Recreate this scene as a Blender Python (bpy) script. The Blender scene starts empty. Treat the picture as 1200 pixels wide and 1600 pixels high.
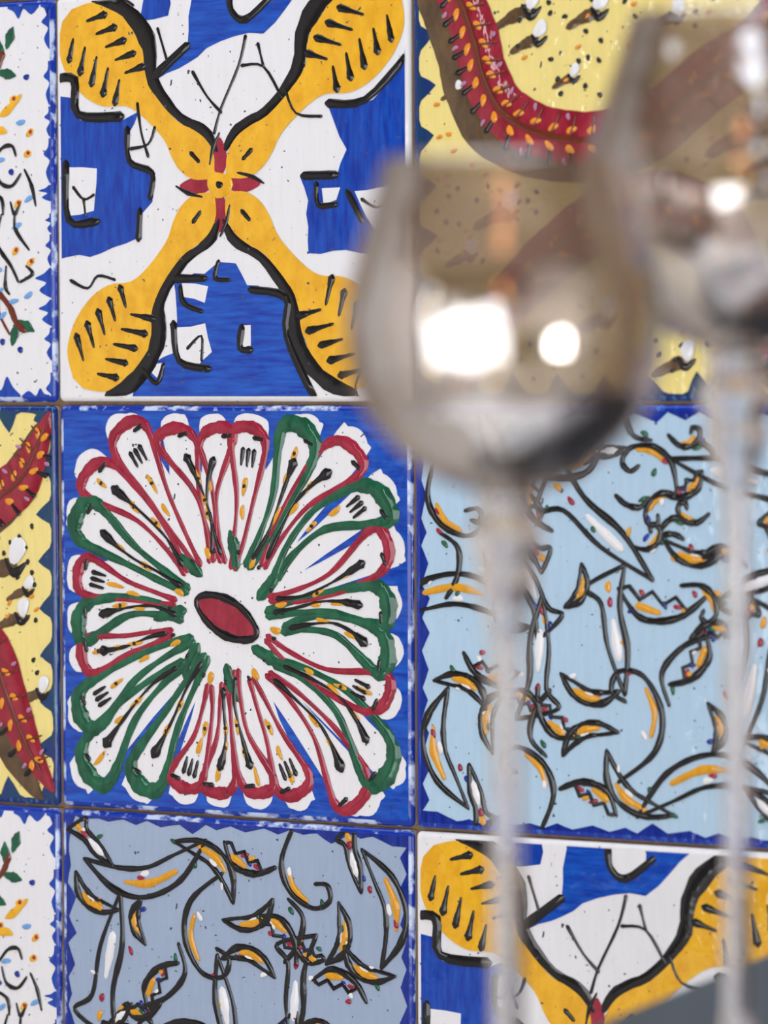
import bpy, math, random
import numpy as np
from mathutils import Vector, Matrix
from mathutils.geometry import tessellate_polygon

SC = bpy.context.scene
COL = SC.collection
PI = math.pi

# ------------------------------------------------------------------ camera
CAM = Vector((1.0403, -1.5502, 0.0139))
YAW, PITCH, ROLL = math.radians(29.1), math.radians(-2.11), math.radians(-0.27)
FPX = 5850.0
cd = bpy.data.cameras.new('camera')
cam = bpy.data.objects.new('camera', cd)
COL.objects.link(cam)
fwd = Vector((-math.sin(YAW)*math.cos(PITCH), math.cos(YAW)*math.cos(PITCH), math.sin(PITCH)))
r0 = Vector((math.cos(YAW), math.sin(YAW), 0))
u0 = r0.cross(fwd)
rt = math.cos(ROLL)*r0 + math.sin(ROLL)*u0
up = -math.sin(ROLL)*r0 + math.cos(ROLL)*u0
cam.matrix_world = Matrix(((rt.x, up.x, -fwd.x, CAM.x), (rt.y, up.y, -fwd.y, CAM.y),
                           (rt.z, up.z, -fwd.z, CAM.z), (0, 0, 0, 1)))
cd.sensor_fit = 'VERTICAL'
cd.sensor_height = 36.0
cd.lens = FPX/1600*36.0
cd.clip_start = 0.05
cd.dof.use_dof = True
cd.dof.focus_distance = 1.80
cd.dof.aperture_fstop = 6.6
SC.camera = cam

# ------------------------------------------------------------------ world and light
SC.view_settings.view_transform = 'Standard'
SC.view_settings.look = 'None'
SC.view_settings.gamma = 1.0
SC.view_settings.use_curve_mapping = False
SC.view_settings.exposure = -0.18
w = bpy.data.worlds.new('sky'); SC.world = w; w.use_nodes = True
nt = w.node_tree
bg = nt.nodes['Background']
bg.inputs['Color'].default_value = (0.80, 0.88, 1.0, 1)
bg.inputs['Strength'].default_value = 3.2

def area(name, loc, target, sx, sy, power, col=(1, 1, 1)):
    l = bpy.data.lights.new(name, 'AREA')
    l.shape = 'RECTANGLE'; l.size = sx; l.size_y = sy; l.energy = power; l.color = col
    o = bpy.data.objects.new(name, l); COL.objects.link(o)
    o.location = loc
    o.rotation_euler = (Vector(target)-Vector(loc)).to_track_quat('-Z', 'Y').to_euler()
    return o
area('garden_door_light', (0.45, -4.45, -0.30), (0.45, 0, -0.30), 3.9, 1.3, 95, (0.94, 0.97, 1.0))
area('right_window_light', (4.1, -2.45, -.08), (0, -1.0, -.08), 0.42, 0.42, 16, (1.0, 0.98, 0.95))
area('slit_window_light', (-1.47, -4.45, 0.62), (0.3, 0, 0.2), 0.09, 0.75, 3.0, (1.0, 0.99, 0.97))
def bulb(name, loc, r, power, col):
    l = bpy.data.lights.new(name, 'POINT'); l.shadow_soft_size = r; l.energy = power; l.color = col
    o = bpy.data.objects.new(name, l); COL.objects.link(o); o.location = loc
bulb('warm_lamp', (1.76, -2.78, 0.50), .11, 2.6, (1.0, .45, .16))
bulb('warm_ceiling_lamp', (1.25, -1.85, 1.03), .15, 1.6, (1.0, .42, .18))

# ------------------------------------------------------------------ helpers
def lin(c):
    return tuple(((v/255)/12.92 if v/255 <= .04045 else ((v/255+.055)/1.055)**2.4) for v in c)

def tag(o, label=None, cat=None, group=None, kind=None):
    if label: o['label'] = label
    if cat: o['category'] = cat
    if group: o['group'] = group
    if kind: o['kind'] = kind
    return o

def newmat(name):
    m = bpy.data.materials.new(name); m.use_nodes = True
    return m, m.node_tree, m.node_tree.nodes['Principled BSDF']

def glaze(name, rgb, var=0.12, rgb2=None, stretch=(60, 60, 8), rough=0.3, coat=0.7, bump=0.05, thresh=None, croug=0.03):
    """hand-painted ceramic glaze: brushed tone variation, clear coat, gentle waviness"""
    m, t, b = newmat(name)
    N = t.nodes; L = t.links
    tc = N.new('ShaderNodeTexCoord')
    mp = N.new('ShaderNodeMapping'); mp.inputs['Scale'].default_value = stretch
    L.new(tc.outputs['Object'], mp.inputs['Vector'])
    nz = N.new('ShaderNodeTexNoise'); nz.inputs['Scale'].default_value = 6; nz.inputs['Detail'].default_value = 5
    nz.inputs['Roughness'].default_value = 0.6
    L.new(mp.outputs[0], nz.inputs['Vector'])
    cr = N.new('ShaderNodeValToRGB')
    c = lin(rgb)
    if rgb2 is None:
        a = tuple(v*(1-var) for v in c); d = tuple(min(1, v*(1+var)) for v in c)
    else:
        a = c; d = lin(rgb2)
    if thresh: cr.color_ramp.elements[0].position, cr.color_ramp.elements[1].position = thresh
    else: cr.color_ramp.elements[0].position, cr.color_ramp.elements[1].position = .35, .65
    cr.color_ramp.elements[0].color = (*a, 1); cr.color_ramp.elements[1].color = (*d, 1)
    L.new(nz.outputs['Fac'], cr.inputs[0])
    # small kiln specks
    n3 = N.new('ShaderNodeTexNoise'); n3.inputs['Scale'].default_value = 420; n3.inputs['Detail'].default_value = 1
    L.new(tc.outputs['Object'], n3.inputs['Vector'])
    r3 = N.new('ShaderNodeValToRGB'); r3.color_ramp.elements[0].position = .745; r3.color_ramp.elements[1].position = .775
    L.new(n3.outputs['Fac'], r3.inputs[0])
    mx = N.new('ShaderNodeMixRGB'); mx.inputs[2].default_value = (.06, .07, .10, 1)
    L.new(r3.outputs[0], mx.inputs[0]); L.new(cr.outputs[0], mx.inputs[1])
    L.new(mx.outputs[0], b.inputs['Base Color'])
    b.inputs['Roughness'].default_value = rough
    b.inputs['Specular IOR Level'].default_value = .05
    b.inputs['Coat Weight'].default_value = coat
    b.inputs['Coat Roughness'].default_value = croug
    n2 = N.new('ShaderNodeTexNoise'); n2.inputs['Scale'].default_value = 55; n2.inputs['Detail'].default_value = 3
    L.new(tc.outputs['Object'], n2.inputs['Vector'])
    bp = N.new('ShaderNodeBump'); bp.inputs['Strength'].default_value = bump*4; bp.inputs['Distance'].default_value = 0.002
    L.new(n2.outputs['Fac'], bp.inputs['Height'])
    L.new(bp.outputs[0], b.inputs['Normal']); L.new(bp.outputs[0], b.inputs['Coat Normal'])
    return m

HV = (8, 60, 60)      # brush strokes running across
VV = (60, 60, 8)      # brush strokes running down
M = {
 'white':  glaze('white_glaze', (226, 224, 226), .02),
 'blue':   glaze('cobalt_glaze', (0, 44, 146), rgb2=(8, 76, 180), stretch=VV),
 'blueh':  glaze('cobalt_glaze_across', (0, 48, 152), rgb2=(18, 88, 190), stretch=HV),
 'navy':   glaze('dark_cobalt_glaze', (5, 28, 120), rgb2=(12, 50, 150)),
 'navyg':  glaze('blue_green_glaze', (8, 38, 110), rgb2=(16, 66, 84), stretch=(30, 30, 12)),
 'yellow': glaze('amber_glaze', (222, 160, 30), rgb2=(236, 180, 42), stretch=(30, 30, 20)),
 'ochre':  glaze('ochre_glaze', (214, 150, 30), .08),
 'orange': glaze('orange_glaze', (224, 140, 30), .08),
 'black':  glaze('black_glaze', (20, 19, 21), .15, rough=.3, coat=.7, croug=.05),
 'green':  glaze('bottle_green_glaze', (14, 72, 50), rgb2=(30, 98, 68), stretch=(30, 30, 14)),
 'red':    glaze('crimson_glaze', (136, 18, 44), rgb2=(162, 38, 62), stretch=(30, 30, 14)),
 'dred':   glaze('dark_crimson_glaze', (132, 24, 42), rgb2=(158, 42, 60), stretch=(30, 30, 14)),
 'brown':  glaze('umber_glaze', (78, 58, 40), rgb2=(104, 80, 52), stretch=(30, 30, 12)),
 'rust':   glaze('rust_glaze', (104, 44, 28), .12),
 'cream':  glaze('pale_yellow_glaze', (232, 212, 132), .03, bump=.12),
 'sky':    glaze('pale_blue_glaze', (174, 200, 220), .03),
 'grey':   glaze('grey_blue_glaze', (152, 168, 192), .03),
 'dab':    glaze('light_blue_glaze', (110, 160, 215), .1),
 'lilac':  glaze('lilac_glaze', (170, 120, 150), .1),
 'rimblue':  glaze('worn_blue_edge', (8, 50, 158), rgb2=(190, 204, 230), stretch=(14, 30, 14), thresh=(.50, .60)),
 'rimwhite': glaze('white_edge', (228, 226, 226), .03),
 'rimdark':  glaze('dark_blue_edge', (10, 44, 116), rgb2=(80, 130, 160), thresh=(.52, .66)),
 'rimcob':   glaze('cobalt_edge', (6, 46, 160), rgb2=(70, 120, 205), thresh=(.52, .68)),
 'biscuit': glaze('bare_clay_side', (206, 186, 160), .12, coat=0, rough=.8),
}

def build(name, V, F, MI, mats, parent=None, smooth=True, SM=None):
    me = bpy.data.meshes.new(name)
    me.from_pydata(V, [], F)
    for m in mats: me.materials.append(m)
    if MI: me.polygons.foreach_set('material_index', MI)
    if smooth is True: me.polygons.foreach_set('use_smooth', [True]*len(F))
    elif SM: me.polygons.foreach_set('use_smooth', SM)
    me.update()
    o = bpy.data.objects.new(name, me); COL.objects.link(o)
    if parent: o.parent = parent
    return o

def catmull(P, n=6, closed=False):
    P = [Vector(p) for p in P]; out = []
    k = len(P)
    rng = range(k if closed else k-1)
    for i in rng:
        if closed: a, b, c, d = P[(i-1) % k], P[i], P[(i+1) % k], P[(i+2) % k]
        else: a, b, c, d = P[max(i-1, 0)], P[i], P[i+1], P[min(i+2, k-1)]
        for j in range(n):
            t = j/n
            out.append(.5*((2*b)+(c-a)*t+(2*a-5*b+4*c-d)*t*t+(3*b-a-3*c+d)*t**3))
    if not closed: out.append(P[-1].copy())
    return out

# ------------------------------------------------------------------ tile painting engine
PITCHT = 0.2
T = 0.1984
TH = 0.008
EDGE = 0.013                     # rounded rim of a tile, share of its side
R = random.Random(7)

class Paint:
    """collects painted shapes in tile coordinates (x right, y down, 0..1) as raised glaze"""
    def __init__(s): s.groups = []
    def group(s, name):
        s.groups.append([name, [], [], [], []]); return s
    def mi(s, col):
        g = s.groups[-1]
        if col not in g[4]: g[4].append(col)
        return g[4].index(col)
    @staticmethod
    def pt(p, h):
        x = min(max(p[0], EDGE), 1-EDGE); y = min(max(p[1], EDGE), 1-EDGE)
        return ((x-.5)*T, -TH-h, (.5-y)*T)
    def fill(s, col, loops, level=1):
        g = s.groups[-1]; m = s.mi(col)
        if not isinstance(loops[0][0], (tuple, list, Vector)): loops = [loops]
        h = .00008+.00006*level
        flat = [p for lp in loops for p in lp]
        vs = [s.pt(p, h) for p in flat]
        tri = tessellate_polygon([[Vector((v[0], v[2], 0)) for v in
                                   [s.pt(p, h) for p in lp]] for lp in loops])
        b = len(g[1]); g[1].extend(vs)
        for t in tri:
            a, c, d = (vs[i] for i in t)
            cr = (c[0]-a[0])*(d[2]-a[2])-(c[2]-a[2])*(d[0]-a[0])
            if abs(cr) < 1e-12: continue
            t = t if cr > 0 else (t[0], t[2], t[1])
            g[2].append(tuple(b+i for i in t)); g[3].append(m)
    def blob(s, col, cx, cy, rx, ry=None, rot=0, level=3, dome=.0003, wob=.15, n=14):
        """a small domed drop of glaze"""
        g = s.groups[-1]; m = s.mi(col); ry = ry or rx
        h = .00008+.00006*level
        ph = R.random()*6; ca, sa = math.cos(rot), math.sin(rot); b = len(g[1])
        rings = ((1, 0), (.8, .7), (.4, 1))
        for k, hh in rings:
            for i in range(n):
                a = 2*PI*i/n; q = 1+wob*math.sin(2*a+ph)*.6+wob*math.sin(3*a+ph*2)*.5
                x, y = rx*k*q*math.cos(a), ry*k*q*math.sin(a)
                g[1].append(s.pt((cx+x*ca-y*sa, cy+x*sa+y*ca), h+dome*hh))
        g[1].append(s.pt((cx, cy), h+dome))
        for r_ in range(2):
            for i in range(n):
                j = (i+1) % n
                g[2].append((b+r_*n+i, b+(r_+1)*n+i, b+(r_+1)*n+j, b+r_*n+j)); g[3].append(m)
        for i in range(n):
            g[2].append((b+2*n+i, b+3*n, b+2*n+(i+1) % n)); g[3].append(m)
    def stroke(s, col, pts, w, level=4, closed=False, dome=.13, n=6, wob=.16, taper=True, smooth=True):
        """brush line with a domed section; w = width or list of widths in tile units"""
        g = s.groups[-1]; m = s.mi(col)
        P = catmull([Vector((p[0], p[1])) for p in pts], n, closed) if smooth else [Vector((p[0], p[1])) for p in pts]
        k = len(P)
        W = []
        ws = w if isinstance(w, (list, tuple)) else [w, w]
        p1, p2 = R.random()*9, R.random()*9
        for i in range(k):
            t = i/(k-1)*(len(ws)-1); a = min(int(t), len(ws)-2); f = t-a
            q = ws[a]*(1-f)+ws[a+1]*f
            q *= 1+wob*(.6*math.sin(i*.9+p1)+.4*math.sin(i*2.3+p2))
            W.append(q)
        if not closed and taper:
            # round the two ends
            d0 = (P[0]-P[1]).normalized() if (P[0]-P[1]).length > 1e-6 else Vector((1, 0))
            d1 = (P[-1]-P[-2]).normalized() if (P[-1]-P[-2]).length > 1e-6 else Vector((1, 0))
            P = [P[0]+d0*W[0]*.45]+P+[P[-1]+d1*W[-1]*.45]; W = [W[0]*.25]+W+[W[-1]*.25]; k += 2
        h0 = .00008+.00006*level
        b = len(g[1]); off = (-.5, -.33, 0, .33, .5); hh = (0, .72, 1, .72, 0)
        for i in range(k):
            if closed: tg = P[(i+1) % k]-P[i-1]
            else: tg = P[min(i+1, k-1)]-P[max(i-1, 0)]
            if tg.length < 1e-9: tg = Vector((1, 0))
            tg.normalize(); nr = Vector((-tg.y, tg.x))
            H = min(W[i]*T*dome, .0007)
            for o_, q in zip(off, hh):
                p = P[i]+nr*(W[i]*o_)
                g[1].append(s.pt(p, h0+H*q))
        for i in range(k if closed else k-1):
            j = (i+1) % k
            for c in range(4):
                g[2].append((b+i*5+c, b+i*5+c+1, b+j*5+c+1, b+j*5+c)); g[3].append(m)

def ragged(n, inset, amp, seed, teeth=None, lobes=False):
    """inner outline of a painted border, walking round the tile"""
    r = random.Random(seed); pts = []
    def q(t): return inset+amp*(abs(math.sin(t*PI)) if lobes else 0)
    for side in range(4):
        for i in range(n):
            t = (i+(r.random()-.5)*.45)/n
            t = max(.02, min(.985, t))
            d = inset+(amp*(r.random()**1.3) if i % 2 else -amp*.25*r.random())
            d = max(d, .016)
            t2 = inset+(1-2*inset)*t
            pts.append(((t2, d), (1-d, t2), (1-t2, 1-d), (d, 1-t2))[side])
    return pts

SQ = [(0, 0), (1, 0), (1, 1), (0, 1)]
def irregular(P, seed, amp=.006, n=5):
    r = random.Random(seed); out = []
    for i in range(len(P)):
        a = Vector(P[i]); b = Vector(P[(i+1) % len(P)]); L_ = (b-a).length
        k = max(1, int(L_/.03)); nr = Vector((-(b-a).y, (b-a).x)).normalized()
        for j in range(k):
            out.append(a+(b-a)*j/k+nr*(r.random()-.5)*2*amp*(1 if j else .4))
    return out

# ---- design one: amber leaves on the diagonals over cobalt patches
def design_leaves():
    R.seed(11); p = Paint()
    patches = [
     [(.0, .245), (.055, .25), (.07, .305), (.20, .31), (.245, .29), (.21, .345), (.21, .41), (.29, .44), (.28, .51), (.245, .545), (.24, .60), (.13, .635), (0, .645)],
     [(.40, 0), (.71, 0), (.66, .06), (.60, .115), (.52, .12), (.44, .145), (.36, .19), (.29, .215), (.385, .13)],
     [(.78, .30), (.90, .285), (1, .17), (1, .66), (.86, .645), (.72, .645), (.72, .52), (.70, .46), (.80, .47), (.83, .40)],
     [(.47, .66), (.52, .665), (.55, .72), (.67, .745), (.66, .82), (.70, .92), (.735, 1), (.22, 1), (.22, .93), (.34, .88), (.35, .80), (.34, .70), (.43, .69)],
     [(.26, .0), (.335, .0), (.33, .06), (.25, .07)],
    ]
    for i, P in enumerate(patches):
        p.group('painted_patch'); p.fill('blueh' if i in (1, 3) else 'blue', irregular(P, i+3), 1)
    wins = [[(.035, .42), (.12, .425), (.11, .53), (.03, .54)],
            [(.50, -.01), (.60, -.01), (.60, .05), (.54, .075), (.50, .055)],
            [(.76, .49), (.81, .49), (.80, .52), (.765, .53)],
            [(.85, .50), (.95, .49), (.97, .60), (.90, .59)],
            [(.365, .71), (.44, .72), (.43, .76), (.37, .745)], [(.345, .82), (.43, .81), (.45, .88), (.40, .92), (.35, .90)],
            [(.535, .815), (.56, .815), (.56, .865), (.53, .87)], [(.25, .91), (.31, .905), (.295, .945)]]
    p.group('painted_opening')
    for i, P in enumerate(wins): p.fill('white', irregular(P, i+50, .003), 2)
    # dark shadow strokes along patches and openings
    p.group('painted_outline')
    S = [([(0, .20), (.055, .205), (.065, .29), (.19, .30)], .024), ([(.21, .33), (.215, .41), (.28, .44), (.275, .50)], .016),
         ([(.245, .53), (.24, .60)], .017), ([(.028, .41), (.035, .55), (.12, .555)], .02), ([(.385, .135), (.29, .205)], .022),
         ([(.505, .0), (.51, .055), (.55, .08), (.62, .03)], .018), ([(.78, .29), (.88, .285), (.99, .19)], .02),
         ([(.71, .46), (.80, .46)], .02), ([(.745, .48), (.75, .53), (.80, .53)], .014), ([(.83, .50), (.87, .57)], .016),
         ([(.35, .70), (.43, .70)], .02), ([(.36, .72), (.37, .76), (.42, .78)], .014), ([(.34, .81), (.355, .90), (.44, .92)], .018),
         ([(.535, .82), (.53, .87), (.56, .875)], .018), ([(.25, .92), (.29, .955), (.31, .91)], .013),
         ([(.56, .73), (.66, .75), (.66, .84), (.735, .99)], .02), ([(.47, .66), (.46, .70), (.50, .705)], .012)]
    for P, wd in S: p.stroke('black', P, wd, 4, n=4)
    # thin crackle lines
    p.group('painted_crackle')
    for P in ([(.30, .09), (.33, .18)], [(.55, .12), (.53, .19), (.48, .29), (.46, .35)], [(.40, .20), (.44, .26), (.48, .30)],
              [(.54, .19), (.60, .195), (.65, .27)], [(.585, .14), (.60, .195)], [(.24, .27), (.25, .34), (.27, .40)], [(.22, .38), (.27, .37), (.29, .33)],
              [(.66, .25), (.69, .31), (.76, .32)], [(.05, .47), (.08, .50), (.11, .49)], [(.08, .50), (.085, .54)], [(.38, .87), (.42, .84), (.42, .90)],
              [(.04, .70), (.09, .72), (.12, .69), (.17, .70)], [(.20, .01), (.23, .03)], [(.88, .90), (.85, .96), (.86, 1)], [(.87, .52), (.91, .54), (.95, .52)]):
        p.stroke('black', P, [.009, .006, .008], 4, n=4)
    C = Vector((.475, .475))
    ends = [Vector((.035, .045)), Vector((.965, .03)), Vector((.06, .955)), Vector((.93, .945))]
    for q, E_ in enumerate(ends):
        ax = (C-E_); L_ = ax.length; ax.normalize(); nr = Vector((-ax.y, ax.x))
        prof = [(0, .02), (.06, .075), (.16, .105), (.28, .11), (.38, .09), (.46, .045), (.55, .03), (.68, .029), (.76, .045), (.83, .052), (.90, .04), (.955, .006)]
        p.group('painted_leaf')
        sd = 1 if q in (1, 2) else -1
        if q == 2: sd = 1
        # dark shadow beside the leaf
        side = -1 if ((nr*sd).x < 0) else 1
        shp = [E_+ax*L_*t+nr*sd*(wd+.012) for t, wd in prof[1:-1]]
        p.stroke('black', shp, [.03, .045, .05, .045, .035, .025, .022, .03, .012], 2, n=3, dome=.03)
        prof2 = catmull([Vector(v) for v in prof], 4)
        out = [E_+ax*L_*t.x+nr*t.y for t in prof2]+[E_+ax*L_*t.x-nr*t.y for t in reversed(prof2)]
        p.fill('yellow', out, 4)
        for k in range(5):
            t = .11+.07*k
            for s_ in (-1, 1):
                c = E_+ax*L_*t+nr*s_*(.052-.004*k); d = (ax*.6+nr*s_*1.0).normalized()
                l_ = .025+.01*R.random()
                p.stroke('black', [c-d*l_, c, c+d*l_], [.006, .012, .02], 6, n=4)
        c = E_+ax*L_*.84; p.stroke('black', [c-ax*.015, c+ax*.015], .011, 6)
    p.group('painted_rosette')
    for a in range(4):
        d = Vector((math.cos(a*PI/2), math.sin(a*PI/2))); nr = Vector((-d.y, d.x))
        lp = catmull([C+d*.02, C+d*.06+nr*.022, C+d*.115, C+d*.06-nr*.022], 6, True)
        p.fill('red', lp, 3)
        p.stroke('black', [C+d*.05-nr*.028, C+d*.09-nr*.018, C+d*.125], [.004, .011, .004], 5)
    p.blob('yellow', C.x, C.y, .034, .034, level=6, dome=.0003)
    p.blob('black', C.x, C.y, .011, level=9)
    return p

# ---- design two: ring of green and crimson looped petals on a white burst
def design_loops():
    R.seed(23); p = Paint(); C = Vector((.485, .515)); N = 25
    def sq(a):
        c, s_ = math.cos(a), math.sin(a)
        ux = ((1-.026-C.x) if c > 0 else (C.x-.018))/max(abs(c), 1e-6)
        uy = ((1-.022-C.y) if s_ > 0 else (C.y-.022))/max(abs(s_), 1e-6)
        return min(min(ux, uy), .60+.02*math.sin(3*a))
    A = [2*PI*(i+.25*(R.random()-.5))/N+.12 for i in range(N)]
    Rr = [sq(a)-.018-.025*R.random() for a in A]
    def keep(v): return Vector((min(max(v.x, .021), .979), min(max(v.y, .021), .979)))
    # white burst = hole in the cobalt ground
    inner = []
    for i in range(N):
        a, r_ = A[i], Rr[i]; b = A[(i+1) % N]+(2*PI if i == N-1 else 0)
        hw = .40*(b-a)
        for t, q in ((-.95, .985), (-.6, 1.035), (0, 1.055), (.6, 1.035), (.95, .985)):
            ang = a+hw*t*.95; inner.append(keep(C+Vector((math.cos(ang), math.sin(ang)))*(r_*q+.004*R.random())))
        mid = (a+b)/2; dp = min(Rr[i], Rr[(i+1) % N])*(.74+.12*R.random() if R.random() < .6 else .50)
        inner.append(C+Vector((math.cos(mid), math.sin(mid)))*dp)
    p.group('painted_ground'); p.fill('blueh', [[Vector(v) for v in SQ], [Vector((min(max(v.x, .018), .982), min(max(v.y, .018), .982)))+Vector((R.random()-.5, R.random()-.5))*.0015 for v in catmull(inner, 3, True)]], 1)
    for i in range(N):
        a, r_ = A[i], Rr[i]; d = Vector((math.cos(a), math.sin(a))); nr = Vector((-d.y, d.x))
        col = 'green' if (i*7 % 12) in (0, 2, 3, 5, 7, 8, 10) else 'red'
        if i % 2: col = 'red' if col == 'green' and R.random() < .75 else col
        r1 = .115+.065*R.random(); wv = (R.random()-.5)*.09
        wmax = r_*math.tan(PI/N)*.80
        prof = [(0, .006), (.2, .014), (.5, .5*wmax), (.78, wmax*.92), (.9, wmax), (.975, wmax*.72), (1, 0)]
        def pos(t, w_): return C+d*(r1+(r_-r1-.012)*t)+nr*(w_+wv*math.sin(t*PI*1.2))
        lp = [pos(t, w_) for t, w_ in prof]+[pos(t, -w_) for t, w_ in reversed(prof[:-1])]
        p.group('painted_petal')
        th = .025 if col == 'green' else .017
        p.stroke(col, lp, [th*.9, th*.6, th, th*1.5, th*1.9, th*1.5, th, th*.6, th*.9], 2+(i % 2), n=5, dome=.07)
        # amber drops and a dark midrib inside
        for k in range(2+R.randrange(2)):
            t = .35+.22*k+.08*R.random(); c = pos(t, (R.random()-.5)*.012)
            p.blob('ochre', c.x, c.y, .016+.010*R.random(), .0065, rot=a, level=4, dome=.0002, wob=.25)
            if R.random() < .5: p.blob('black', c.x, c.y, .0055, level=6, n=8)
        if i % 3 != 1:
            P = [pos(t, .004*math.sin(t*9)) for t in (.06, .25, .45, .62, .76)]
            p.stroke('black', P, [.016, .008, .006, .011, .026], 5, n=4, wob=.3)
        else:
            for q_ in (-1, 0, 1):
                c = pos(.78, q_*.016); p.stroke('black', [c-d*.018, c+d*.02], [.006, .013], 5)
        c = pos(.93, .6*wmax); p.stroke('black', [c-nr*.012, c+nr*.012], .011, 6)
    p.group('painted_inner_ring')
    for i in range(15):
        a = 2*PI*i/15+.2; r_ = .115+.03*R.random(); d = Vector((math.cos(a), math.sin(a))); nr = Vector((-d.y, d.x)); c = C+d*(r_+.02)
        if i % 2: p.stroke('green', [c-d*.035+nr*.014, c+d*.01+nr*.006, c+d*.045-nr*.008], [.026, .036, .014], 2, n=5, dome=.06)
        else: p.blob('ochre', c.x, c.y, .017, .008, rot=a, level=4)
        p.blob('black', c.x+nr.x*.02, c.y+nr.y*.02, .007, .005, rot=a, level=6, n=9)
    p.group('painted_centre')
    ol = [(C.x+.085*math.cos(t)*(1+.08*math.sin(2*t)), C.y+.046*math.sin(t)+.028*math.cos(t)) for t in [2*PI*k/14 for k in range(14)]]
    p.fill('red', catmull(ol, 3, True), 5)
    p.stroke('black', ol, [.014, .022, .012, .02, .014], 6, closed=True, n=4)
    for i in range(70):
        x, y = R.random(), R.random()
        if i % 7 == 0: p.group('painted_speckle')
        p.blob('black', .1+.8*x, .1+.8*y, .0015+.0015*R.random(), level=3, n=6, dome=.0001)
    return p

# ---- design three: curling leaf strokes scattered on pale blue
def design_curls(seed=5):
    R.seed(seed); p = Paint()
    p.group('painted_border'); ib = ragged(24, .022, .022, seed)
    p.fill('navy', [[Vector(v) for v in SQ], catmull(ib, 2, True)], 1)
    placed = []
    tries = 0
    while len(placed) < 60 and tries < 30000:
        tries += 1
        s_ = (.165, .13, .10, .07, .05)[min(4, len(placed)//6 if len(placed) < 24 else (3 if tries < 15000 else 4))]
        x, y = .08+.84*R.random(), .08+.84*R.random()
        if all((x-a)**2+(y-b)**2 > (.66*(s_+c))**2 for a, b, c in placed): placed.append((x, y, s_))
    for i, (x, y, s_) in enumerate(placed):
        a = R.random()*2*PI; d = Vector((math.cos(a), math.sin(a))); nr = Vector((-d.y, d.x)); c = Vector((x, y))
        fl = 1 if R.random() < .5 else -1
        def q(u, v): return c+d*u*s_*1.1+nr*v*s_*1.1*fl
        p.group('painted_curl')
        k = R.randrange(4)
        if k == 1 and s_ > .1: k = 3
        if k == 0:      # crescent leaf
            o1 = [q(-1, -.25), q(-.5, .25), q(.1, .42), q(.6, .25), q(1, -.2)]
            o2 = [q(1, -.2), q(.45, -.02), q(0, .02), q(-.45, -.1), q(-1, -.25)]
            p.stroke('black', o1, [.008, .016, .012, .019, .009], 4); p.stroke('black', o2, [.010, .014, .010, .008], 4)
            p.stroke('ochre', [q(-.45, .12), q(0, .24), q(.4, .18)], [.012, .022, .008], 2)
            p.blob('white', *q(.05, .1), .014, .008, rot=a, level=2)
        elif k == 1:    # saw-edged leaf
            o1 = [q(-1, 0), q(-.5, .5), q(0, .55), q(.55, .35), q(1, -.1)]
            p.stroke('black', o1, [.008, .016, .018, .011], 4)
            zz = [q(-.9, -.02)]
            for j in range(7): zz.append(q(-.75+.27*j, (.14 if j % 2 else -.08)+.02*j))
            p.stroke('black', zz, .011, 4, smooth=False)
            p.stroke('ochre', [q(-.5, .3), q(0, .38)], [.02, .012], 2); p.blob('red', *q(.4, .2), .012, .006, rot=a, level=2)
            p.blob('navy', *q(.1, .2), .010, .006, rot=a+1, level=2)
        elif k == 2:    # hooked tendril
            o1 = [q(-.9, -.4), q(-.5, .1), q(0, .2), q(.45, -.05), q(.5, -.4), q(.25, -.5), q(.12, -.3)]
            p.stroke('black', o1, [.009, .017, .012, .014, .009], 4)
            p.stroke('black', [q(.1, .3), q(.5, .2), q(.85, .5), q(1, .9)], [.008, .016, .011], 4)
            p.stroke('ochre', [q(-.3, .05), q(0, .1), q(.3, -.02)], [.01, .016, .01], 2); p.blob('green', *q(.3, .35), .012, .006, rot=a, level=2)
        else:           # long blade
            o1 = [q(-1, .05), q(-.3, .22), q(.4, .2), q(1.05, .4)]; o2 = [q(-1, .05), q(-.2, -.12), q(.5, -.12), q(.8, -.35), q(1.05, .4)]
            p.stroke('black', o1, [.011, .017, .010], 4); p.stroke('black', o2, [.009, .013, .010], 4)
            p.stroke('white', [q(-.4, .05), q(.2, .05)], [.02, .024, .012], 2); p.blob('red', *q(.5, .04), .012, .007, rot=a, level=3)
            p.blob('ochre', *q(.75, .05), .014, .008, rot=a, level=2)
        for j in range(2):
            cc = q(R.uniform(-.6, .6), R.uniform(-.3, .4))
            p.blob(R.choice(['ochre', 'navy', 'red', 'green', 'white']), cc.x, cc.y, .008+.006*R.random(), .006, rot=R.random()*3, level=3)
    return p

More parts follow.
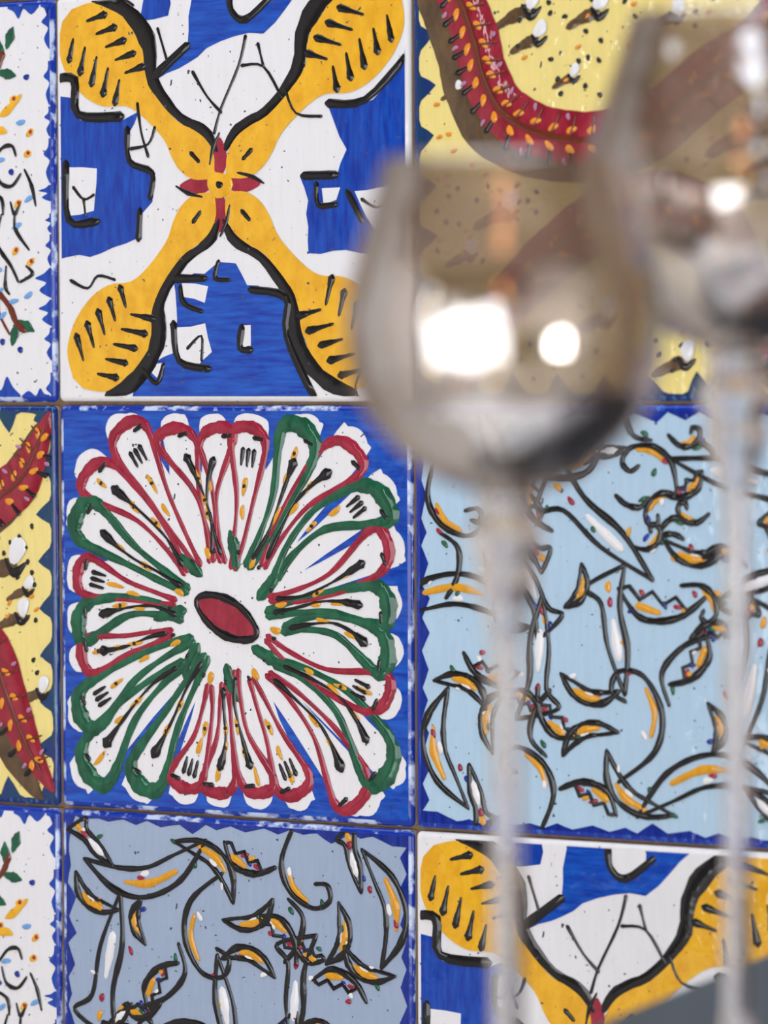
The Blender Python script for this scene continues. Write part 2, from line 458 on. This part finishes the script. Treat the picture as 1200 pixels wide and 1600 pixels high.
# ---- design four: crimson ribbons over pale yellow with seeds and pebbles
RIB = [([(.055, -.04), (.125, .06), (.165, .16), (.19, .25), (.245, .335), (.35, .385), (.47, .40), (.62, .37), (.78, .26), (.89, .19), (.945, .10), (.985, .015)],
        [.09, .125, .13, .13, .135, .13, .13, .14, .14, .12, .07, .012]),
       ([(.10, 1.02), (.18, .86), (.30, .72), (.45, .60), (.62, .54), (.78, .60), (.85, .74), (.91, .86), (.985, .965)],
        [.05, .09, .12, .13, .13, .13, .12, .08, .012])]
def design_ribbon():
    R.seed(31); p = Paint()
    ib = []
    r = random.Random(4)
    for side in range(4):
        n = 8
        for i in range(n):
            t = .03+.94*(i+.5)/n
            for dt, dd in ((-.052, .052+.02*r.random()), (-.03, .022), (0, .017), (.03, .022)):
                ib.append(((t+dt, dd), (1-dd, t+dt), (1-t-dt, 1-dd), (dd, 1-t-dt))[side])
    p.group('painted_border'); p.fill('navyg', [[Vector(v) for v in SQ], catmull(ib, 2, True)], 1)
    for (P, W_) in RIB:
        Pv = [Vector(v) for v in P]
        p.group('painted_ribbon')
        sh = [v+Vector((-.035, .03)) for v in Pv]
        p.stroke('brown', sh, [w_*1.02 for w_ in W_], 2, n=6, dome=.02, wob=.03, taper=False)
        p.stroke('dred', Pv, W_, 6, n=6, dome=.03, wob=.03, taper=False)
        Q = catmull(Pv, 7); k = len(Q)
        p.group('painted_ribbon_marking')
        WW = [W_[min(int(i/7), len(W_)-1)] for i in range(k)]
        p.stroke('rust', Q[1:-3:3], [.018, .016, .016, .012, .006], 22, n=3, dome=.06)
        for i in range(3, k-3, 3):
            tg = (Q[i+1]-Q[i-1]).normalized(); nr = Vector((-tg.y, tg.x)); w_ = WW[i]
            a = math.atan2(tg.y, tg.x)
            if w_ < .05: continue
            for s_ in (-1, 1):
                c = Q[i]+nr*s_*w_*.17
                p.blob('orange', c.x, c.y, .014, .008, rot=a+s_*.6, level=20)
                c2 = Q[i]+nr*s_*w_*.36+tg*.008
                if s_ == 1: p.stroke('black', [c2-nr*.02-tg*.006, c2+nr*.014], [.006, .013], 20)
                else: p.stroke('rust', [Q[i]-nr*.012, c2-nr*.01], [.009, .004], 20, dome=.25)
                c3 = Q[i]+nr*s_*w_*.40-tg*.012
                if i % 2: p.blob('lilac', c3.x, c3.y, .009, .005, rot=a+1.3, level=20)
    def far(x, y):
        for P, W_ in RIB:
            for v in catmull([Vector(q) for q in P], 4):
                if (v.x-x)**2+(v.y-y)**2 < .10**2 or (v.x-.035-x)**2+(v.y+.03-y)**2 < .09**2: return False
        return True
    p.group('painted_seeds'); n = 0; pl = []
    while n < 150:
        x, y = .05+.9*R.random(), .05+.9*R.random()
        if not far(x, y) or any((x-a)**2+(y-b)**2 < .022**2 for a, b in pl): continue
        pl.append((x, y)); n += 1
        if n % 3: p.blob('black', x, y, .0075, .006, rot=R.random()*3, level=2, dome=.0005, n=10)
        else: p.blob('orange', x, y, .009, .005, rot=-.9+R.random(), level=2, dome=.0004, n=10)
    for x, y, s_ in ((.31, .085, 1), (.33, .155, .8), (.485, .10, .9), (.55, .02, .9), (.87, .385, 1.3), (.91, .455, .7), (.89, .52, .9), (.95, .71, .8), (.12, .27, .5), (.42, .25, .6), (.25, .55, 1), (.5, .8, 1), (.7, .9, .9), (.15, .65, .7), (.68, .12, .8)):
        p.group('painted_pebble')
        p.stroke('brown', [(x-.085*s_, y+.045*s_), (x-.045*s_, y+.025*s_), (x-.008, y+.012*s_)], [.016*s_, .030*s_, .034*s_], 2, dome=.05)
        p.stroke('black', [(x-.02*s_, y), (x, y+.026*s_), (x+.028*s_, y+.006*s_)], [.008, .022*s_, .006], 3)
        p.blob('white', x+.008*s_, y-.018*s_, .020*s_, .026*s_, rot=.4, level=8, dome=.0004)
    return p

# ---- design five: confetti of dabs, sprigs and leaves on white
def design_confetti():
    R.seed(41); p = Paint()
    p.group('painted_border')
    r = random.Random(9)
    for side in range(4):
        t = .02
        while t < .97:
            l_ = .03+.09*r.random(); d = .03+.035*r.random()
            def b(u, v): return ((u, v), (1-v, u), (1-u, 1-v), (v, 1-u))[side]
            P = [b(t, 0), b(t, .018), b(t+l_*.2, d*.6), b(t+l_*.35, d), b(t+l_*.5, d*.45), b(t+l_*.75, d*.8), b(min(t+l_, .99), .016), b(min(t+l_, .99), 0)]
            p.fill('blue', [Vector(v) for v in P[:1]]+catmull([Vector(v) for v in P[1:-1]], 3)+[Vector(P[-1])], 1)
            t += l_+(.004 if r.random() < .6 else .03)
    sprigs = [([(.76, .24), (.80, .20), (.83, .165), (.845, .13)], [.014, .012, .02]), ([(.78, .69), (.82, .72), (.86, .76), (.88, .80), (.905, .82)], [.014, .016, .02]),
              ([(.825, .735), (.83, .78), (.86, .83)], [.010, .008, .006]),
              ([(.2, .3), (.3, .25), (.42, .2), (.5, .12)], [.02, .015, .008]), ([(.2, .75), (.35, .7), (.5, .78), (.6, .72)], [.02, .015, .008]), ([(.4, .5), (.5, .45), (.62, .47)], [.016, .012, .006])]
    for P, wd in sprigs:
        p.group('painted_twig'); p.stroke('rust', P, wd, 3)
    leaves = [(.868, .09, -1.2), (.835, .12, -1.6), (.858, .18, .2), (.81, .24, .4), (.80, .585, 0), (.875, .83, -1.3), (.91, .81, .5),
              (.3, .2, .5), (.35, .3, 1.2), (.45, .13, 2), (.5, .2, .2), (.25, .68, .3), (.33, .78, 1), (.45, .68, 2), (.55, .8, .4), (.6, .4, 1), (.5, .52, 0)]
    for x, y, a in leaves:
        p.group('painted_leaf'); d = Vector((math.cos(a), math.sin(a)))*.028; c = Vector((x, y))
        p.stroke('green', [c-d, c, c+d], [.006, .03, .004], 3, n=6, dome=.05)
    for P in ([(.835, .285), (.86, .27), (.90, .235)], [(.78, .335), (.83, .32), (.855, .325)], [(.55, .3), (.6, .27), (.64, .27)], [(.1, .5), (.17, .47), (.2, .46)], [(.6, .6), (.66, .57), (.7, .58)]):
        p.group('painted_dab'); p.stroke('yellow', P, [.006, .024, .008], 3, dome=.05)
    # loose dark pen strokes
    for P in ([(.815, .40), (.83, .365), (.86, .36), (.88, .385)], [(.83, .41), (.845, .45), (.875, .46), (.91, .43)], [(.92, .42), (.935, .46), (.93, .51)],
              [(.83, .53), (.835, .60), (.855, .66), (.885, .70)], [(.87, .53), (.89, .57), (.925, .62)], [(.80, .47), (.83, .49), (.835, .53)], [(.855, .50), (.87, .53), (.885, .50)],
              [(.84, .66), (.85, .71), (.87, .73)], [(.90, .66), (.92, .68), (.89, .70)]):
        p.group('painted_pen_stroke')
        q = [(x+.012*math.sin(y*40), y) for x, y in P]
        p.stroke('black', q, [.005, .011, .006], 4); p.stroke('black', [(x-.45, y+.05) for x, y in q], [.005, .011, .006], 4)
    p.group('painted_dabs'); pl = [(x, y) for x, y, _ in leaves]
    n = 0; tries = 0
    while n < 150 and tries < 8000:
        tries += 1
        x, y = .07+.86*R.random(), .06+.88*R.random()
        if any((x-a)**2+(y-b)**2 < .034**2 for a, b in pl): continue
        pl.append((x, y)); n += 1; k = n % 5
        if k in (0, 1, 3): p.blob('dab', x, y, .016, .0065, rot=-.6+.5*R.random(), level=2, n=10)
        elif k == 2: p.blob('yellow', x, y, .013, .009, rot=-.6, level=2, n=10); p.blob('red', x+.003, y-.002, .006, level=5, n=8)
        else: p.blob('navy', x, y, .009, .008, level=2, n=9)
    return p

# ------------------------------------------------------------------ the tile wall
def tile_body(base, rim):
    V = []; F = []; MI = []; SM = []
    h = T/2; e = EDGE*T
    rings = [(0, 0, 0.0), (0, TH-.0022, 0)]
    prof = [(h, -.0), (h, -(TH-.0020))]
    for k in range(1, 6):
        a = k/5*PI/2
        prof.append((h-e*(1-math.cos(a)), -(TH-.0020+.0020*math.sin(a))))
    prof = [prof[0], prof[1]]+[(h-e*(1-math.cos(k/5*PI/2)), -(TH-.0020+.0020*math.sin(k/5*PI/2))) for k in range(1, 6)]
    n = 12   # verts per side, corners a little rounded
    def ring(r_, y):
        cr = .0025; out = []
        for sx, sz, a0 in ((1, 1, 0), (-1, 1, 90), (-1, -1, 180), (1, -1, 270)):
            for k in range(4):
                a = math.radians(a0+k*30)
                out.append((sx*(r_-cr)+cr*math.cos(a), y, sz*(r_-cr)+cr*math.sin(a)))
        return out
    for r_, y in prof: V += ring(r_, y)
    m = 16
    for i in range(len(prof)-1):
        for k in range(m):
            j = (k+1) % m
            F.append((i*m+k, (i+1)*m+k, (i+1)*m+j, i*m+j)); MI.append(2 if i == 0 else 1); SM.append(i > 0)
    F.append(tuple(range(m))); MI.append(2); SM.append(False)
    F.append(tuple((len(prof)-1)*m+k for k in reversed(range(m)))); MI.append(0); SM.append(False)
    me = bpy.data.meshes.new('tile'); me.from_pydata(V, [], F)
    for q in (M[base], M[rim], M['biscuit']): me.materials.append(q)
    me.polygons.foreach_set('material_index', MI); me.polygons.foreach_set('use_smooth', SM); me.update()
    return me

gm, gt, gb = newmat('grout')
gn = gt.nodes.new('ShaderNodeTexNoise'); gn.inputs['Scale'].default_value = 260; gn.inputs['Detail'].default_value = 6
gr = gt.nodes.new('ShaderNodeValToRGB')
gr.color_ramp.elements[0].color = (*lin((112, 92, 74)), 1); gr.color_ramp.elements[1].color = (*lin((172, 150, 126)), 1)
gtc = gt.nodes.new('ShaderNodeTexCoord'); gt.links.new(gtc.outputs['Object'], gn.inputs['Vector'])
gt.links.new(gn.outputs['Fac'], gr.inputs[0]); gt.links.new(gr.outputs[0], gb.inputs['Base Color']); gb.inputs['Roughness'].default_value = .95
gbp = gt.nodes.new('ShaderNodeBump'); gbp.inputs['Distance'].default_value = .001; gbp.inputs['Strength'].default_value = .6
gt.links.new(gn.outputs['Fac'], gbp.inputs['Height']); gt.links.new(gbp.outputs[0], gb.inputs['Normal'])

def box(name, x0, x1, y0, y1, z0, z1, mat, parent=None, bevel=0):
    V = [(x, y, z) for x in (x0, x1) for y in (y0, y1) for z in (z0, z1)]
    F = [(0, 1, 3, 2), (4, 6, 7, 5), (0, 4, 5, 1), (2, 3, 7, 6), (0, 2, 6, 4), (1, 5, 7, 3)]
    o = build(name, V, F, None, [mat], parent, smooth=False)
    if bevel:
        b = o.modifiers.new('bevel', 'BEVEL'); b.width = bevel; b.segments = 3
    return o

pm, ptn, pb = newmat('plaster')
pb.inputs['Base Color'].default_value = (*lin((232, 230, 228)), 1); pb.inputs['Roughness'].default_value = .9
pnz = ptn.nodes.new('ShaderNodeTexNoise'); pnz.inputs['Scale'].default_value = 30
pbp = ptn.nodes.new('ShaderNodeBump'); pbp.inputs['Strength'].default_value = .3; pbp.inputs['Distance'].default_value = .004
ptn.links.new(pnz.outputs['Fac'], pbp.inputs['Height']); ptn.links.new(pbp.outputs[0], pb.inputs['Normal'])

TABLE_Z = CAM.z-.225
FLOOR_Z = TABLE_Z-.74
wall = box('wall_back', -2.2, 4.2, -.0055, .15, FLOOR_Z, 1.9, gm)
tag(wall, kind='structure')

designs = {'A': design_leaves(), 'L': design_loops(), 'S': design_curls(), 'Y': design_ribbon(), 'C': design_confetti()}
bodies = {'A': tile_body('white', 'rimwhite'), 'L': tile_body('white', 'rimblue'), 'S': tile_body('sky', 'rimcob'),
          'G': tile_body('grey', 'rimblue'), 'Y': tile_body('cream', 'rimdark'), 'C': tile_body('white', 'rimblue')}
meshes = {}
for k, p in designs.items():
    lst = []
    for name, V, F, MI, cols in p.groups:
        if not F: continue
        me = bpy.data.meshes.new(name); me.from_pydata(V, [], F)
        for c in cols: me.materials.append(M[c])
        me.polygons.foreach_set('material_index', MI)
        me.polygons.foreach_set('use_smooth', [True]*len(F)); me.update()
        lst.append((name, me))
    meshes[k] = lst
LAB = {'A': 'white glazed tile with four amber leaf shapes meeting over cobalt patches',
       'L': 'tile with a ring of green and crimson looped petals on a cobalt ground',
       'S': 'pale blue tile scattered with black curling strokes inside a scalloped cobalt border',
       'G': 'grey-blue tile scattered with black curling strokes',
       'Y': 'pale yellow tile with a crimson ribbon, black seeds and white pebbles',
       'C': 'white tile with blue ragged edge, green leaves and small coloured dabs'}
#        rows from the top, columns from the left
LAY = {-1: 'SLYLSCA', 0: 'LCAYLSY', 1: 'SYLSCAL', 2: 'LCGAYSC', 3: 'YALCSYA'}
JR = random.Random(3)
COLX = {-2: -.3, -1: -.1, 0: .1, 1: .3, 2: .5, 3: .7, 4: .9}
for row, s in LAY.items():
    for ci, k in enumerate(s):
        c = ci-2
        o = bpy.data.objects.new('tile', bodies[k]); COL.objects.link(o)
        o.parent = wall
        dy = JR.uniform(-.0008, .0003)
        o.location = (COLX[c]+JR.uniform(-.0003, .0003), -.004+dy, -(row-.5)*PITCHT+JR.uniform(-.0003, .0003))
        o.rotation_euler = (JR.uniform(-.002, .002), JR.uniform(-.0015, .0015), JR.uniform(-.002, .002))
        o['label'] = LAB[k]
        for name, me in meshes['S' if k == 'G' else k]:
            q = bpy.data.objects.new(name, me); COL.objects.link(q); q.parent = o
            if k == 'G' : q.rotation_euler = (0, PI, 0)

# ------------------------------------------------------------------ rest of the room, behind the camera
sm, stn, sb = newmat('pale_stone')
snz = stn.nodes.new('ShaderNodeTexNoise'); snz.inputs['Scale'].default_value = 3
scr = stn.nodes.new('ShaderNodeValToRGB'); scr.color_ramp.elements[0].color = (*lin((222, 214, 204)), 1); scr.color_ramp.elements[1].color = (*lin((236, 230, 222)), 1)
stn.links.new(snz.outputs['Fac'], scr.inputs[0]); stn.links.new(scr.outputs[0], sb.inputs['Base Color']); sb.inputs['Roughness'].default_value = .7
wm, wtn, wb = newmat('brown_boards')
wtc = wtn.nodes.new('ShaderNodeTexCoord'); wmp = wtn.nodes.new('ShaderNodeMapping'); wmp.inputs['Scale'].default_value = (1, 8, 1)
wnz = wtn.nodes.new('ShaderNodeTexNoise'); wnz.inputs['Scale'].default_value = 2.5; wnz.inputs['Detail'].default_value = 4
wcr = wtn.nodes.new('ShaderNodeValToRGB'); wcr.color_ramp.elements[0].color = (*lin((112, 96, 86)), 1); wcr.color_ramp.elements[1].color = (*lin((168, 146, 128)), 1)
wtn.links.new(wtc.outputs['Object'], wmp.inputs[0]); wtn.links.new(wmp.outputs[0], wnz.inputs['Vector']); wtn.links.new(wnz.outputs['Fac'], wcr.inputs[0])
wtn.links.new(wcr.outputs[0], wb.inputs['Base Color']); wb.inputs['Roughness'].default_value = .7
X0, X1, Y0, Y1 = -1.15, 2.0, -1.9, -.12      # skylight opening over the table
CV = []
for z in (1.6, 1.7):
    CV += [(-2.2, -4.6, z), (4.2, -4.6, z), (4.2, .15, z), (-2.2, .15, z), (X0, Y0, z), (X1, Y0, z), (X1, Y1, z), (X0, Y1, z)]
CF = []
for k in range(4):
    j = (k+1) % 4
    CF += [(k, 4+k, 4+j, j), (8+k, 8+j, 12+j, 12+k), (k, j, 8+j, 8+k), (4+k, 12+k, 12+j, 4+j)]
tag(build('ceiling', CV, CF, None, [wm], smooth=False), kind='structure')
tag(box('wall_front', -2.2, 4.2, -4.7, -4.6, FLOOR_Z, 1.6, wm), kind='structure')
tag(box('wall_left', -2.3, -2.2, -4.7, .15, FLOOR_Z, 1.6, pm), kind='structure')
tag(box('wall_right', 4.2, 4.3, -4.7, .15, FLOOR_Z, 1.6, pm), kind='structure')
tag(box('floor', -2.2, 4.2, -4.6, .15, FLOOR_Z-.05, FLOOR_Z, sm), kind='structure')

# ------------------------------------------------------------------ the table
dm, dtn, db = newmat('slate_laminate')
db.inputs['Base Color'].default_value = (*lin((70, 74, 80)), 1); db.inputs['Roughness'].default_value = .38
dnz = dtn.nodes.new('ShaderNodeTexNoise'); dnz.inputs['Scale'].default_value = 25; dnz.inputs['Detail'].default_value = 5
dcr = dtn.nodes.new('ShaderNodeValToRGB'); dcr.color_ramp.elements[0].color = (*lin((40, 44, 50)), 1); dcr.color_ramp.elements[1].color = (*lin((54, 58, 64)), 1)
dtn.links.new(dnz.outputs['Fac'], dcr.inputs[0]); dtn.links.new(dcr.outputs[0], db.inputs['Base Color'])
steel, _, stb = newmat('painted_steel'); stb.inputs['Base Color'].default_value = (.05, .05, .055, 1); stb.inputs['Metallic'].default_value = .7; stb.inputs['Roughness'].default_value = .4

def ray(px, py, depth):
    """world point seen at a photograph pixel, at a depth along the camera axis"""
    return CAM+fwd*depth+rt*((px-600)/FPX*depth)+up*((800-py)/FPX*depth)
def on_table(px, py):
    d = fwd+rt*((px-600)/FPX)+up*((800-py)/FPX)
    return CAM+d*((TABLE_Z-CAM.z)/d.z)
pa, pb_ = on_table(930, 1600), on_table(1200, 1490)
ed = (pb_-pa).normalized(); ed.z = 0; ed.normalize()
en = Vector((ed.y, -ed.x, 0))          # towards the right, into the table
ang = math.atan2(ed.y, ed.x)
g1 = CAM+fwd*1.074+rt*(190/FPX*1.074)
org = pa+ed*((g1-pa).dot(ed)-.055)
tbl = bpy.data.objects.new('dining_table', None); COL.objects.link(tbl)
tbl.location = (org.x, org.y, FLOOR_Z); tbl.rotation_euler = (0, 0, ang-PI/2)
tag(tbl, 'dark slate grey table whose edge crosses the lower right corner', 'table')
WID = .45; LEN = (-.05-org.y)/ed.y
box('table_top', 0, WID, 0, LEN, .715, .74, dm, tbl, .002)
for x in (.05, WID-.09):
    for y in (.05, LEN-.09):
        box('leg', x, x+.04, y, y+.04, 0, .695, steel, tbl, .002)
box('apron', .04, WID-.04, .04, LEN-.04, .69, .7155, steel, tbl)

# ------------------------------------------------------------------ the glasses
bm_, bt, bb = newmat('smoky_lustre_glass')
N = bt.nodes; L = bt.links; N.remove(bb); out = N['Material Output']
tr = N.new('ShaderNodeBsdfTransparent'); tr.inputs[0].default_value = (.74, .70, .68, 1)
gl = N.new('ShaderNodeBsdfGlossy'); gl.inputs['Roughness'].default_value = .07; gl.inputs['Color'].default_value = (.88, .83, .79, 1)
lw = N.new('ShaderNodeLayerWeight'); lw.inputs[0].default_value = .35
mr = N.new('ShaderNodeMapRange'); mr.inputs['To Min'].default_value = .50; mr.inputs['To Max'].default_value = .68
L.new(lw.outputs['Facing'], mr.inputs['Value'])
lt = N.new('ShaderNodeTexCoord'); ln = N.new('ShaderNodeTexNoise'); ln.inputs['Scale'].default_value = 38; ln.inputs['Detail'].default_value = 4
L.new(lt.outputs['Object'], ln.inputs['Vector'])
lr = N.new('ShaderNodeMapRange'); lr.inputs['From Min'].default_value = .35; lr.inputs['From Max'].default_value = .65
lr.inputs['To Min'].default_value = -.13; lr.inputs['To Max'].default_value = .13
L.new(ln.outputs['Fac'], lr.inputs['Value'])
wn = N.new('ShaderNodeTexNoise'); wn.inputs['Scale'].default_value = 26; wn.inputs['Detail'].default_value = 2
L.new(lt.outputs['Object'], wn.inputs['Vector'])
wbp = N.new('ShaderNodeBump'); wbp.inputs['Strength'].default_value = .55; wbp.inputs['Distance'].default_value = .006
L.new(wn.outputs['Fac'], wbp.inputs['Height']); L.new(wbp.outputs[0], gl.inputs['Normal'])
ad = N.new('ShaderNodeMath'); ad.use_clamp = True; L.new(mr.outputs[0], ad.inputs[0]); L.new(lr.outputs[0], ad.inputs[1])
mx = N.new('ShaderNodeMixShader'); L.new(ad.outputs[0], mx.inputs[0]); L.new(tr.outputs[0], mx.inputs[1]); L.new(gl.outputs[0], mx.inputs[2])
L.new(mx.outputs[0], out.inputs['Surface'])
im_, it, ib_ = newmat('clear_inner_wall')
N = it.nodes; L = it.links; N.remove(ib_); out = N['Material Output']
tr = N.new('ShaderNodeBsdfTransparent'); tr.inputs[0].default_value = (.97, .96, .95, 1)
gl = N.new('ShaderNodeBsdfGlossy'); gl.inputs['Roughness'].default_value = .02
lw = N.new('ShaderNodeLayerWeight'); lw.inputs[0].default_value = .25
mx = N.new('ShaderNodeMixShader'); L.new(lw.outputs['Fresnel'], mx.inputs[0]); L.new(tr.outputs[0], mx.inputs[1]); L.new(gl.outputs[0], mx.inputs[2])
L.new(mx.outputs[0], out.inputs['Surface'])
cm_, ct, cb = newmat('clear_glass')
cb.inputs['Transmission Weight'].default_value = 1; cb.inputs['Roughness'].default_value = .01; cb.inputs['IOR'].default_value = 1.48
cb.inputs['Base Color'].default_value = (1, 1, 1, 1)

def lathe(name, prof, mats, parent, seg=96, midx=None, facet=None):
    V = []; F = []; MI = []; n = len(prof)
    for i, (r_, z) in enumerate(prof):
        for k in range(seg):
            a = 2*PI*k/seg
            q = r_*(1+(facet[i]*math.cos(8*a) if facet else 0))
            V.append((q*math.cos(a), q*math.sin(a), z))
    for i in range(n-1):
        for k in range(seg):
            j = (k+1) % seg
            F.append((i*seg+k, i*seg+j, (i+1)*seg+j, (i+1)*seg+k)); MI.append(midx[i] if midx else 0)
    return build(name, V, F, MI, mats, parent)

def smooth_prof(P, n=5): return [(max(v.x, .0001), v.y) for v in catmull([Vector(p) for p in P], n)]

def wine_glass(px, depth, y_bottom, label, rimf=1.0, stem=27):
    s = depth/FPX
    ax = ray(px, y_bottom, depth)
    root = bpy.data.objects.new('wine_glass', None); COL.objects.link(root)
    root.location = (ax.x, ax.y, TABLE_Z)
    tag(root, label, 'glass', 'smoky lustre wine glasses on the table')
    zb = ax.z-TABLE_Z
    up_ = [(246, 262), (240, 330), (223, 405), (204, 470), (189, 520)] if rimf == 1 else [(242, 262), (224, 330), (201, 405), (180, 470), (164, 520)]
    # silhouette measured upwards from the bottom of the bowl, in photograph pixels
    O = [(1, -2), (45, 3), (95, 22), (140, 55), (182, 98), (217, 145), (238, 200)]+up_
    if rimf == 1: O = [(1, -2), (48, 3), (100, 20), (148, 52), (190, 92), (224, 138), (242, 190), (247, 238), (246, 290), (239, 345), (223, 405), (204, 470), (189, 520)]
    outer = smooth_prof([(r_*s, zb+h*s) for r_, h in O], 5)
    th = .0011
    inner = [(max(r_-th, .0001), z+(th if i < 12 else 0)) for i, (r_, z) in enumerate(outer)]
    rim = [((outer[-1][0]+inner[-1][0])/2, outer[-1][1]+.0006)]
    prof = outer+rim+list(reversed(inner))
    mi = [0]*(len(outer)-1)+[1]*(len(prof)-len(outer))
    lathe('bowl', prof, [bm_, im_], root, midx=mi)
    z0 = .006
    SP = [(.0001, zb-1*s), (44*s, zb-.5*s), (50*s, zb-14*s), (42*s, zb-30*s), (58*s, zb-56*s), (57*s, zb-85*s), (44*s, zb-108*s), (50*s, zb-128*s), (44*s, zb-155*s), (33*s, zb-178*s), (33*s, zb-195*s), (stem*s, zb-225*s), ((stem-3)*s, zb-300*s), ((stem-3)*s, zb-500*s)]
    SP = [q for q in SP if q[1] > z0+.03]
    SP += [((stem-2)*s, z0+.028), (stem*1.3*s, z0+.012), (.0115, z0+.0005), (.0001, z0+.0004)]
    sp = smooth_prof(SP, 4)
    fac = [.05 if z > zb-220*s else 0 for r_, z in sp]
    lathe('stem', sp, [cm_], root, 64, facet=fac)
    ft = [(.0001, .0061), (.012, .0060), (.022, .0035), (.034, .0022), (.0375, .0014), (.038, .0007), (.037, .0003), (.0001, .0003)]
    lathe('foot', smooth_prof(ft, 3), [cm_], root, 96)
    return root
wine_glass(790, 1.074, 772, 'smoky lustre wine glass with a clear stem, nearer and lower of the two')
wine_glass(1150, 1.17, 548, 'taller smoky lustre wine glass cut by the right edge of the photo', .86, 24)
